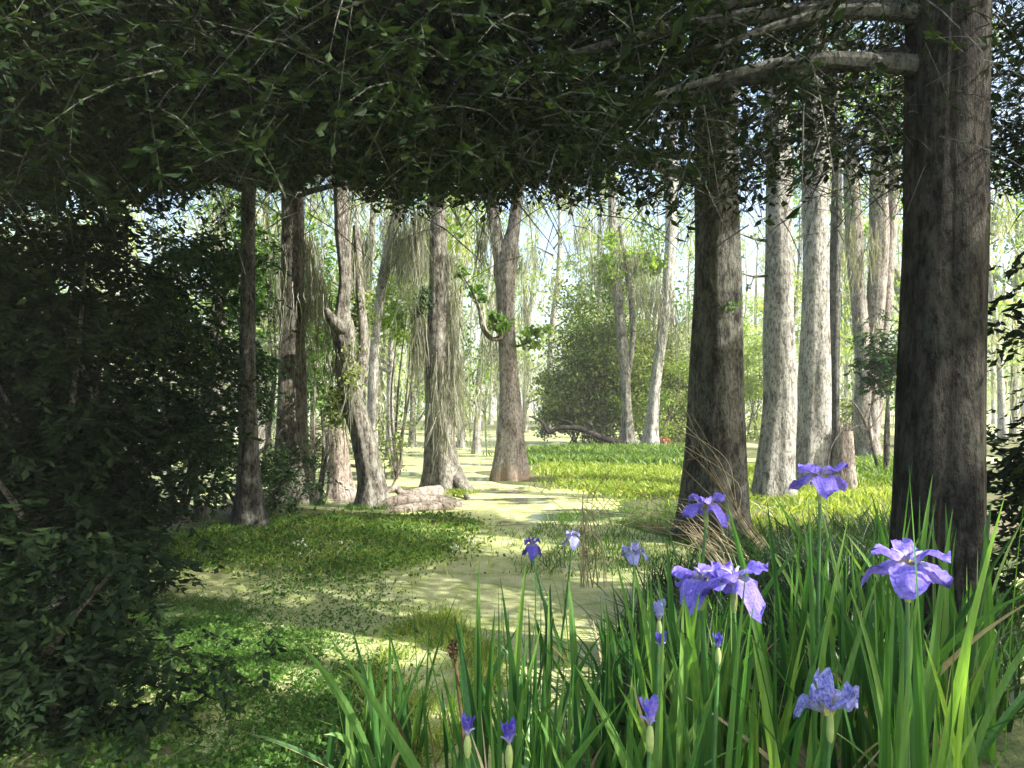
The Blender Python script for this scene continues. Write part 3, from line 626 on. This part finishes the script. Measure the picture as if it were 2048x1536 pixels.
# ---------------------------------------------------------------- low plants
def carpet(name, mat, pts, L, wd, label, cat, lean=.5, seg=2, leaf=None):
    pts = np.asarray(pts); n = len(pts); b = np.c_[pts, np.maximum(gz(pts[:, 0], pts[:, 1]), 0)-.01]
    mb = MB()
    if leaf: leaves(mb, b+np.c_[np.zeros((n, 2)), R.uniform(.01, L, n)], leaf, .7)
    else:
        d = np.c_[R.normal(size=(n, 2))*lean*.5, np.ones(n)]; ll = L*R.uniform(.5, 1.3, n)
        strips(mb, b, d, ll, wd*R.uniform(.6, 1.4, n), np.c_[R.normal(size=(n, 2))*lean*L, -R.uniform(0, .3, n)*L], seg)
    return tag(mb.build(name, M[mat]), label, cat, kind='stuff')
def region(poly_px, n, clump=.0, jit=.0):
    """random ground points whose place falls in a ground polygon given by its corners"""
    g = np.array([G(x, y)[:2] for x, y in poly_px]); lo, hi = g.min(0), g.max(0); out = []
    while len(out) < n:
        p = R.uniform(lo, hi, (n*3, 2)); inside = np.zeros(len(p), bool); j = len(g)-1
        for i in range(len(g)):
            cnd = ((g[i, 1] > p[:, 1]) != (g[j, 1] > p[:, 1])) & (p[:, 0] < (g[j, 0]-g[i, 0])*(p[:, 1]-g[i, 1])/(g[j, 1]-g[i, 1]+1e-9)+g[i, 0]); inside ^= cnd; j = i
        p = p[inside]
        if clump:
            nz = .6*np.sin(p[:, 0]*2.9+np.sin(p[:, 1]*1.7)*2)+.6*np.sin(p[:, 1]*3.3+np.cos(p[:, 0]*4.1)*2)+.7*np.sin(p[:, 0]*9.7+p[:, 1]*6.1+np.sin(p[:, 1]*8)*2)+.6*np.sin(p[:, 1]*15-p[:, 0]*12)+R.normal(size=len(p))*.5; p = p[nz > clump*R.uniform(-1.5, 1.5, len(p))]
        out += list(p)
    o_ = np.array(out[:n]); return o_+R.normal(size=o_.shape)*jit*R.uniform(0, 1, (n, 1))
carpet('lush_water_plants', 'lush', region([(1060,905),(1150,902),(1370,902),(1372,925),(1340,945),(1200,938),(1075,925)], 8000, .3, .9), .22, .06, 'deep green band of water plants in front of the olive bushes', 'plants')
carpet('marsh_grass', 'grass', region([(1080,935),(1250,935),(1380,950),(1380,1005),(1250,1000),(1120,975)], 9000, .6, .45), .12, .03, 'sunlit yellow green grass left of the thick dark trunk', 'grass')
carpet('marsh_grass', 'grass', region([(1480,930),(1800,930),(1800,1130),(1480,1130)], 10000, .3, .3), .14, .022, 'sunlit yellow green grass around the bright pair of trunks', 'grass')
carpet('lush_water_plants', 'lush', region([(1690,915),(1800,915),(1800,985),(1700,975)], 3000, .2, .3), .22, .04, 'deep green plants right of the pinkish stump', 'plants')
bank = [(480,1060),(640,1045),(760,1040),(900,1035),(960,1060),(900,1110),(760,1150),(600,1135),(400,1150),(300,1100)]
carpet('bank_herbs', 'mid_leaf', region(bank, 9000, .6, .35), .09, .05, 'leafy green herbs on the bank below the left trunks', 'plants', leaf=.04)
carpet('bank_grass', 'grass', region(bank, 6000, .7, .4), .10, .012, 'short sunlit grass among the herbs below the left trunks', 'grass')
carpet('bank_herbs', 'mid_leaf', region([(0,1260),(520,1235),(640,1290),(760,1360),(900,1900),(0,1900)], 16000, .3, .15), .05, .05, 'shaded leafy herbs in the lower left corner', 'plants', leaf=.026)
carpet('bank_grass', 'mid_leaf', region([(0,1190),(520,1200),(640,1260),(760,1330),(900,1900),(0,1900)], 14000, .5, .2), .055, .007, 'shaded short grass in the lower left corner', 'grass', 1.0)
carpet('bank_herbs', 'mid_leaf', region([(480,1130),(760,1150),(820,1240),(860,1300),(860,1420),(740,1400),(560,1250)], 3500, .9, .2), .03, .05, 'leafy herbs scattered over the duckweed left of the irises', 'plants', leaf=.024)
carpet('bank_grass', 'grass', region([(760,1260),(900,1230),(1000,1330),(1000,1535),(700,1535)], 2600, .4, .1), .12, .008, 'light green grass between the leftmost iris leaves', 'grass')
carpet('bank_grass', 'mid_leaf', region([(1020,1090),(1120,1030),(1350,1010),(1380,1100),(1300,1150),(1050,1150)], 3500, .6, .2), .10, .010, 'sparse grass in the water behind the iris bed', 'grass')
for t_, k_ in ((Tbig, .36), (T8, .36), (T9, .38), (Tleft, .36), (Tedge, .3), (T2, .3), (T3, .42), (T13, .5)):
    bx_, by_ = t_[1][:2]; a_ = R.uniform(0, 6.28, 700); q_ = k_*(1+np.abs(R.normal(size=700))*.22)
    carpet('foot_tuft', 'grass' if t_ in (T8, T9, T13, T3) else 'mid_leaf', np.c_[bx_+np.cos(a_)*q_, by_+np.sin(a_)*q_], .10, .010, 'ragged little plants ringing a trunk foot', 'grass')
wf = region([(580,1095),(720,1100),(720,1125),(590,1130)], 16); wf = np.r_[wf, region([(900,1090),(960,1090),(960,1120),(900,1120)], 14)]
mbw = MB(); b = np.c_[wf, np.maximum(gz(wf[:, 0], wf[:, 1]), 0)+.14]
for p in b: leaves(mbw, p+R.normal(size=(4, 3))*.009-[0, 0, .05], .022, .8)
tag(mbw.build('white_wildflowers', M['blossom_white']), 'tiny white blossoms dotted over the leafy bank', 'flowers', kind='stuff')
gr = region([(1180,1535),(1220,1300),(1300,1200),(1450,1110),(1870,1080),(2040,1200),(2040,1535)], 7000)
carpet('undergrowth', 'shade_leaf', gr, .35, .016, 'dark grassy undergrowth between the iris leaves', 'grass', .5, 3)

# sandy sunlit root bank between the crooked and the mossy trunk
def root_bank():
    base = np.array([-1.45, 9.9, 0.]); root = thing('root_bank', base, 'pale pinkish root swell between the crooked and the mossy grey trunk', 'root')
    mb = MB()
    tube(mb, [W(752,1020,9.3),W(785,1012,9.4),W(830,1008,9.5),(W(890,1008,9.6)),W(940,1016,9.6)], [.05,.14,.16,.13,.03], 16, .06, .16)
    tube(mb, [W(760,1025,9.0),W(800,1022,9.1),W(870,1018,9.3),W(925,1024,9.3)], [.02,.08,.09,.02], 12, .05, .14)
    tube(mb, [W(790,998,9.8),W(830,992,10),W(880,985,10.6)], [.04,.09,.10], 12, .05, .14)
    tube(mb, [W(775,985,9.7),W(790,975,9.9),W(800,985,10),W(830,995,10)], [.03,.05,.06,.08], 10, .06, .08)
    mb.build('root', M['bark_pink'], root, base, smooth=True)
    cb = MB(); q = np.array([W(x, 990, 9.6)+[0, 0, .05] for x in R.uniform(893, 932, 400)])+R.normal(size=(400, 3))*[.03, .08, .02]; leaves(cb, q, .03, .8); cb.build('moss_cushion', M['grass'], root, base)
root_bank()
# fallen limbs
def limb(label, pts, Y, rad, mat='deadwood', name='fallen_branch', cat='branch', br=()):
    P = [W(x, y, Y) for x, y in pts]; base = P[0]*[1, 1, 0]; root = thing(name, base, label, cat)
    mb = MB(); tube(mb, P, np.linspace(rad, rad*.4, len(P)), 10, .06, .08); mb.build('limb', M[mat], root, base, smooth=True)
    if br:
        tb = MB()
        for b_ in br: tube(tb, [W(x, y, Y) for x, y in b_], np.linspace(rad*.5, rad*.15, len(b_)), 6, .06, .08)
        tb.build('twig', M[mat], root, base)
limb('dark fallen branch arching over the water before the olive bush', [(1255,892),(1210,878),(1160,858),(1120,856),(1098,864),(1084,842)], 22.5, .13, mat='bark_black_shade', br=[[(1100,862),(1080,842),(1058,832)],[(1150,858),(1140,845),(1118,838)],[(1190,868),(1180,850),(1172,842)]])
limb('short dark log lying across the duckweed left of the crooked trunk', [(690,928),(706,932),(722,934)], 15, .06, name='fallen_log', cat='log')
limb('pale dead twig standing in the mud beside the crooked trunk foot', [(778,985),(792,955),(796,925),(792,895)], 10.2, .02, br=[[(790,960),(802,940),(806,915)],[(793,945),(786,925),(784,905)]])
limb('leaning dead sticks beside the pinkish stump', [(1742,880),(1728,840),(1714,815),(1700,800)], 14, .03, br=[[(1728,840),(1745,800),(1750,770)],[(1735,860),(1712,850),(1690,825)],[(1735,865),(1760,830),(1772,800)],[(1728,850),(1700,858),(1676,880)]])
limb('thin bare stick rising beside the tallest iris bloom', [(1655,930),(1662,895),(1684,860),(1706,845)], 9, .012)
limb('dark little snag standing in the far duckweed', [(942,872),(941,864),(943,858)], 42, .13, name='snag', cat='snag')
mb = MB(); leaves(mb, ell(500, W(1326,885,24), (.32,.25,.2)), .14, .4); tag(mb.build('rusty_fern_pile', M['red_leaf']), 'rusty heap of dead fern by the curving grey trunk', 'dead leaves')
kb = MB(); 

# ---------------------------------------------------------------- irises
def blade(mb, a, tip, wd, sag=0., face=None, rnd=None, kink=None):
    a = np.asarray(a, float); tip = np.asarray(tip, float); seg = 9
    v = tip-a; L = np.linalg.norm(v); t = np.linspace(0, 1, seg+1); arch = R.uniform(.15, .8)
    side = R.normal(size=3)*[1, 1, .1] if face is None else np.asarray(face, float)
    side = np.cross(v/L, np.cross(side, v/L)); side /= np.linalg.norm(side)
    out = np.array([v[0], v[1], 0]); nn = np.cross(side, v/L)
    V = []; 
    for u in t:
        c = a+v*u+np.array([0, 0, 1])*sag*4*u*(1-u)-out*arch*u*(1-u)
        w_ = wd*.5*(.75+.25*math.sin(min(1, u*2)*1.57))*min(1, ((1-u)/.42)**.75+.03)
        V += [c-side*w_, c+nn*w_*.28, c+side*w_]
    f = []
    for k in range(seg):
        i = 3*k; f += [(i, i+1, i+4, i+3), (i+1, i+2, i+5, i+4)]
    mb.add(V, f, R.uniform(0, 1) if rnd is None else rnd)
def petal(c, out, L, Wd, rise, drop, curl=.15, ruf=.006):
    """one petal: springs from c, rises then droops; out = horizontal unit direction"""
    nu, nv = 9, 7; out = np.array([*out, 0.]); side = np.array([-out[1], out[0], 0]); V = []; al = []; ac = []; tw = R.normal()*.25; ph = R.uniform(0, 6.28)
    for i in range(nu+1):
        u = i/nu; cc = c+out*(L*u*(1-.25*u*drop*4/ max(.2, 4)))+np.array([0, 0, rise*u-drop*u*u*1.0])
        w_ = Wd*.5*(math.sin(math.pi*min(1, (u*.94+.06))**.78)**.5)*(.3+.7*min(1, u*1.7))
        for j in range(nv+1):
            s_ = j/nv*2-1
            V.append(cc+side*w_*s_+np.array([0, 0, -curl*w_*s_*s_+ruf*math.sin(9*u+5*s_+ph)*abs(s_)])); al.append(u); ac.append(s_)
    idx = np.arange((nu+1)*(nv+1)).reshape(nu+1, nv+1)
    mb = MB(); mb.add(V, np.stack([idx[:-1, :-1], idx[1:, :-1], idx[1:, 1:], idx[:-1, 1:]], -1), None, np.array(al)); mb.ac = ac; return mb
def flower(root, base, c, size, mat='petal', spin=0., form='open'):
    """iris bloom: three broad falls, three narrower standards, small style arms"""
    c = np.asarray(c, float); s = size
    ob = bpy.data.objects.new('flower', None); COL.objects.link(ob); ob.parent = root; ob.location = Vector([float(q) for q in (c-base)])
    b2 = c
    for k in range(3):
        a = spin+k*2.094
        if form == 'open': m_ = petal(c, (math.cos(a), math.sin(a)), .60*s, .54*s, .30*s, .62*s*R.uniform(.8, 1.15), .35, .016)
        elif form == 'droop': m_ = petal(c, (math.cos(a), math.sin(a)), .40*s, .46*s, .16*s, .62*s, .5, .012)
        elif form == 'crumple': m_ = petal(c, (math.cos(a), math.sin(a)), .56*s, .56*s, .25*s, .5*s*R.uniform(-.3, 1.1), -.4, .02)
        else: m_ = petal(c, (math.cos(a), math.sin(a)), .22*s, .26*s, .62*s, .10*s, -.5)
        o = m_.build('petal', M[mat], ob, b2, smooth=True)
        a += 1.047
        if form == 'open': m_ = petal(c, (math.cos(a), math.sin(a)), .50*s, .36*s, .52*s*R.uniform(.8, 1.2), .38*s, .1, .015)
        elif form == 'droop': m_ = petal(c, (math.cos(a), math.sin(a)), .34*s, .28*s, .42*s, .36*s, -.3, .012)
        elif form == 'crumple': m_ = petal(c, (math.cos(a), math.sin(a)), .42*s, .40*s, .35*s*R.uniform(.4, 2.2), .2*s, -.4, .022)
        else: m_ = petal(c, (math.cos(a), math.sin(a)), .12*s, .18*s, .5*s, .02*s, -.4)
        m_.build('petal', M[mat], ob, b2, smooth=True)
    sb = MB()
    for k in range(3):
        a = spin+k*2.094; tube(sb, [c, c+[math.cos(a)*.08*s, math.sin(a)*.08*s, .12*s], c+[math.cos(a)*.2*s, math.sin(a)*.2*s, .17*s]], [.015*s, .028*s, .012*s], 6, .02*s, 0)
    sb.build('style', M['style'], ob, b2, smooth=True)
def iris(base, label, blades, flowers=(), group=None, stalk=True, name='iris_plant', mat='blade'):
    base = np.array([base[0], base[1], float(max(gz(base[0], base[1]), 0))]); root = thing(name, base, label, 'iris', group)
    mb = MB()
    for (a, tip, wd, sag, rnd) in blades: blade(mb, a, tip, wd, sag, rnd=rnd)
    if blades: mb.build('leaves', M[mat], root, base)
    if len(blades) > 5 and R.uniform() < .55:
        db = MB(); a_, t_ = blades[0][0], blades[0][1]
        for _ in range(int(R.integers(1, 3))): blade(db, a_, t_*[1, 1, R.uniform(.4, .8)]+np.r_[R.normal(size=2)*.16, 0], R.uniform(.008, .018), .02)
        db.build('dry_leaf', M['straw'], root, base)
    for (c, size, m_, spin, form) in flowers:
        c = np.asarray(c); st = MB(); mid = (base+c)/2+np.array([R.normal()*.02, R.normal()*.02, 0])
        nk = c-np.array([0, 0, .05])*size/.13
        tube(st, [base, mid, nk], [.007, .006, .005], 7, .06, 0); st.build('stalk', M['stem'], root, base, smooth=True)
        sp = MB(); tube(sp, [nk-[0, 0, .02], nk, c-[0, 0, .015], c], [.005, .009, .008, .004], 8, .012, 0); sp.build('spathe', M['spathe'], root, base, smooth=True)
        flower(root, base, c, size, m_, spin, form)
    return root
def fan(bx, by, n, hmin, hmax, spread=.28, wd=.026):
    out = []; z = float(max(gz(bx, by), 0))-.02
    for k in range(n):
        a = np.array([bx+R.normal()*.05, by+R.normal()*.05, z]); h = R.uniform(hmin, hmax); an = R.uniform(0, 6.28); q = abs(R.normal())*spread*h
        tip = np.array([a[0]+math.cos(an)*q, a[1]+math.sin(an)*q*.6, z+h*math.sqrt(max(.3, 1-(q/h)**2))]); out.append((a, tip, wd*R.uniform(.5, 1.3), (0 if R.uniform() < .7 else R.uniform(.02, .09)), np.clip(R.normal(.5, .36), 0, 1)))
    return out
FL = [ # flower px, py, distance, px width, material, spin, form, label
    ((1640, 955), 2.05, .165, 'petal', .3, 'open', 'tallest iris with a violet bloom in front of the pinkish stump'),
    ((1412, 1012), 2.35, .15, 'petal', 1.2, 'open', 'iris with a violet blue bloom against the thick dark trunk'),
    ((1404, 1160), 1.95, .18, 'petal', 2.0, 'open', 'iris with a big lilac bloom, left one of the touching central pair'),
    ((1468, 1160), 1.85, .185, 'petal', .9, 'open', 'iris with a big blue violet bloom, right one of the touching central pair'),
    ((1815, 1130), 1.6, .19, 'petal', .1, 'open', 'iris with a deep blue bloom in front of the broad right edge trunk'),
    ((1064, 1088), 3.2, .135, 'petal_dark', .6, 'droop', 'small deep purple iris bloom, leftmost of the open blooms'),
    ((1144, 1072), 3.6, .13, 'petal_pale', .8, 'droop', 'small pale lavender iris bloom right of the deep purple one'),
    ((1268, 1105), 3.3, .13, 'petal_pale', .2, 'open', 'small whitish iris bloom seen edge on before the water'),
    ((1660, 1420), 1.55, .145, 'petal_mottle', .5, 'crumple', 'drooping pale blue and white iris bloom low among the leaves'),
    ((1318, 1240), 1.8, .10, 'petal_pale', .5, 'bud', 'half open pale iris bloom hidden left of the central pair'),
    ((1322, 1296), 1.75, .075, 'petal_dark', .5, 'bud', 'small dark blue iris bud among the middle leaves'),
    ((1436, 1295), 1.65, .06, 'petal_dark', .9, 'bud', 'small dark blue iris bud under the central pair'),
    ((1300, 1450), 1.45, .11, 'petal', .9, 'bud', 'folded violet iris bloom deep among the bottom leaves'),
    ((1018, 1488), 1.45, .09, 'petal_dark', .9, 'bud', 'blue iris bud low at the bottom left of the bed'),
    ((1352, 1400), 2.1, .05, 'petal_pale', .9, 'bud', 'tiny pale iris bud right of the folded violet bloom'),
    ((935, 1470), 1.5, .08, 'petal_dark', .2, 'bud', 'dim slate blue iris bud at the lower left edge of the bed')]
for (px, Y, size, m_, spin, form, label) in FL:
    c = W(px[0], px[1], Y); bx = c[0]+R.normal()*.04; by = Y+R.normal()*.04
    hh = max(.35, c[2]-.12)
    iris((bx, by), label, fan(bx, by, 7, hh*.65, hh*.98, .22), [(c, size, m_, spin, form)])
n = 0; GRP = 'iris clumps without blooms in the bed'
while n < 76:
    Y = R.uniform(1.5, 4.1); x = R.uniform(690, 1990); 
    if x < 930 and R.uniform() < .62: continue
    if 1560 < x < 1780 and Y < 1.75: continue
    topy = 1100+60*math.sin(x*.013)+R.uniform(-70, 150)      # how high the leaf tips stand
    if 1080 < x < 1500: topy += 70
    if x > 1500: topy -= 45
    if x < 980: topy += 100
    if x < 860: topy += 130; Y = min(Y, 2.6)
    if x < 1500 and Y > 3.1: continue
    X = (x-1024)/F*Y; hz = H+(HOR-topy)/F*Y
    if hz < .3 or hz > 1.2: hz = min(max(hz, .35), 1.15)
    if math.hypot(X-2.09, Y-3.2) < .35: continue
    iris((X, Y), 'blade leaved iris clump without a bloom in the crowded bed', fan(X, Y, int(R.integers(5, 11)), hz*.5, hz*1.03, .34), (), GRP); n += 1
# leaves one can tell apart
def lone(label, bl, mat='blade'):
    a0 = np.asarray(bl[0][0]); iris((a0[0], a0[1]), label, [(W(*a)if len(a) == 3 else a, W(*t), wd, sag, r) for (a, t, wd, sag, r) in [((ax, ay, Y), (tx, ty, Y2), wd, sag, r) for ((ax, ay, Y), (tx, ty, Y2), wd, sag, r) in bl]], mat=mat)
def lone2(label, rx, Y, tips, mat='blade', name='iris_plant'):
    g = np.array([(rx-1024)/F*Y, Y]); z = float(max(gz(*g), 0)); a = np.array([g[0], g[1], z-.02])
    iris(g, label, [(a+np.array([R.normal()*.02, R.normal()*.02, 0]), W(tx, ty, tY), wd, sag, r) for (tx, ty, tY, wd, sag, r) in tips], mat=mat)
lone2('lone iris clump at lower left with one long leaf leaning far left', 770, 2.35, [(592,1278,2.2,.030,.03,.75),(672,1385,2.3,.028,.02,.7),(860,1290,2.3,.02,0,.5),(780,1250,2.35,.018,0,.6),(735,1300,2.4,.024,0,.5),(850,1380,2.2,.02,.02,.9),(700,1240,2.6,.02,0,.3)])
lone2('slender leaved iris clump with crossing upright leaves over the lit duckweed', 838, 2.7, [(822,1145,2.6,.016,0,.1),(918,1178,2.7,.014,0,.35),(862,1205,2.75,.01,0,.4),(775,1255,2.6,.016,0,.5),(905,1290,2.6,.018,0,.6)])
lone2('iris clump with a dark upright leaf beside a withered seed head', 962, 2.2, [(908,1232,2.1,.030,0,.02),(880,1330,2.15,.026,0,.5),(958,1118,2.2,.026,0,.95),(990,1215,2.2,.026,0,.5),(930,1340,2.2,.03,0,.3)])
lone2('withered brown iris leaf lying slantwise at the bottom', 900, 1.95, [(772,1395,1.9,.028,.02,.2),(850,1400,1.8,.012,0,.9)], 'blade_brown')
lone2('iris clump with tall leaves left of the tallest bloom', 1590, 2.1, [(1532,985,2.1,.016,0,.1),(1600,1035,2.1,.026,0,.6),(1668,1015,2.1,.018,0,.3),(1628,1040,2.0,.026,0,.2),(1585,1120,2.0,.026,0,.5)])
lone2('iris clump with tall leaves between the tallest bloom and the right edge trunk', 1720, 2.1, [(1755,1010,2.1,.017,0,.25),(1702,1085,2.0,.02,0,.6),(1770,1080,2.0,.018,0,.5),(1680,1090,2.1,.02,0,.3)])
lone2('iris clump with a bright bent leaf left of the central pair', 1340, 1.8, [(1225,1090,1.9,.026,0,.7),(1262,1100,1.9,.024,0,.85),(1400,1180,1.7,.042,0,.75),(1300,1150,1.8,.028,0,.6),(1150,1330,1.6,.03,.03,.9),(1235,1370,1.6,.026,.05,.95)])
# withered seed head
def seed():
    c = W(908, 1298, 2.15); base = np.array([c[0]+.04, 2.15, 0.05]); root = thing('withered_iris', base, 'withered brown iris head left of the dark upright leaf', 'iris')
    mb = MB(); tube(mb, [base, (base+c)/2+[.01, 0, 0], c], [.007, .006, .006], 7, .05, 0); mb.build('stalk', M['blade_brown'], root, base)
    hb = MB(); leaves(hb, c+R.normal(size=(60, 3))*[.010, .010, .016], .028, .5); hb.build('seed_head', M['blade_brown'], root, base)
seed()
# dry straw
def dry(label, items, name='dry_grass_tuft'):
    b0 = W(*items[0][0]); base = b0*[1, 1, 0]; root = thing(name, base, label, 'dry grass'); mb = MB()
    for pts in items:
        P = [W(*p) for p in pts]; tube(mb, P, np.linspace(.0035, .0015, len(P)), 4, .05, 0)
    mb.build('stem', M['straw'], root, base)
dry('arching straw stems left of the thick dark trunk foot', [[(1480+R.normal()*20,1125+R.normal()*14,5.2),(1400+R.normal()*20,1070+R.normal()*26,5.1),(1300+R.normal()*30,1015+R.normal()*26,5.0),(1205+R.normal()*50,990+R.normal()*38,4.9)] for _ in range(14)])
dry('straw stems leaning over the foot of the thick dark trunk', [[(1540+R.normal()*8,1110,5.8),(1480,1040+R.normal()*14,5.8),(1420+R.normal()*20,940+R.normal()*20,5.8),(1372+R.normal()*14,880+R.normal()*35,5.8)] for _ in range(10)])
dry('bleached straw tuft behind the pale lavender bloom', [[(1180+k,1175,3.9),(1180+k*.7+R.normal()*9,1090,3.9+R.normal()*.04),(1178+R.normal()*14,1020+R.normal()*18,3.9),(1178+R.normal()*60,1015+R.normal()*35,3.9)] for k in R.normal(size=13)*26])
dry('tan straw fan below the thick dark trunk', [[(1470+R.normal()*10,1160,4.0),(1420+R.normal()*14,1095+R.normal()*12,4.0),(1380+R.normal()*18,1060+R.normal()*18,4.0)] for _ in range(18)])
dry('straw and pale sticks beside the foot of the right edge trunk', [[(1725+R.normal()*8,1300+R.normal()*20,2.9),(1735+R.normal()*8,1270+R.normal()*22,2.9),(1755+R.normal()*10,1245+R.normal()*30,2.9)] for _ in range(9)])

# pale air the far trees fade into
def haze():
    x0, x1, y0, y1, z0, z1 = -270, 270, -45, 710, -1.2, 23
    mb = MB(); mb.add([(x0,y0,z0),(x1,y0,z0),(x1,y1,z0),(x0,y1,z0),(x0,y0,z1),(x1,y0,z1),(x1,y1,z1),(x0,y1,z1)], [(0,3,2,1),(4,5,6,7),(0,1,5,4),(1,2,6,5),(2,3,7,6),(3,0,4,7)])
    m, nt, n, l = newmat('haze'); v = n.new('ShaderNodeVolumePrincipled'); v.inputs['Color'].default_value = (.93, .96, .92, 1)
    v.inputs['Density'].default_value = .0017; o = n.new('ShaderNodeOutputMaterial'); l.new(v.outputs[0], o.inputs['Volume'])
    tag(mb.build('haze', m), 'pale bright air between the distant trees', None, kind='stuff')
haze()
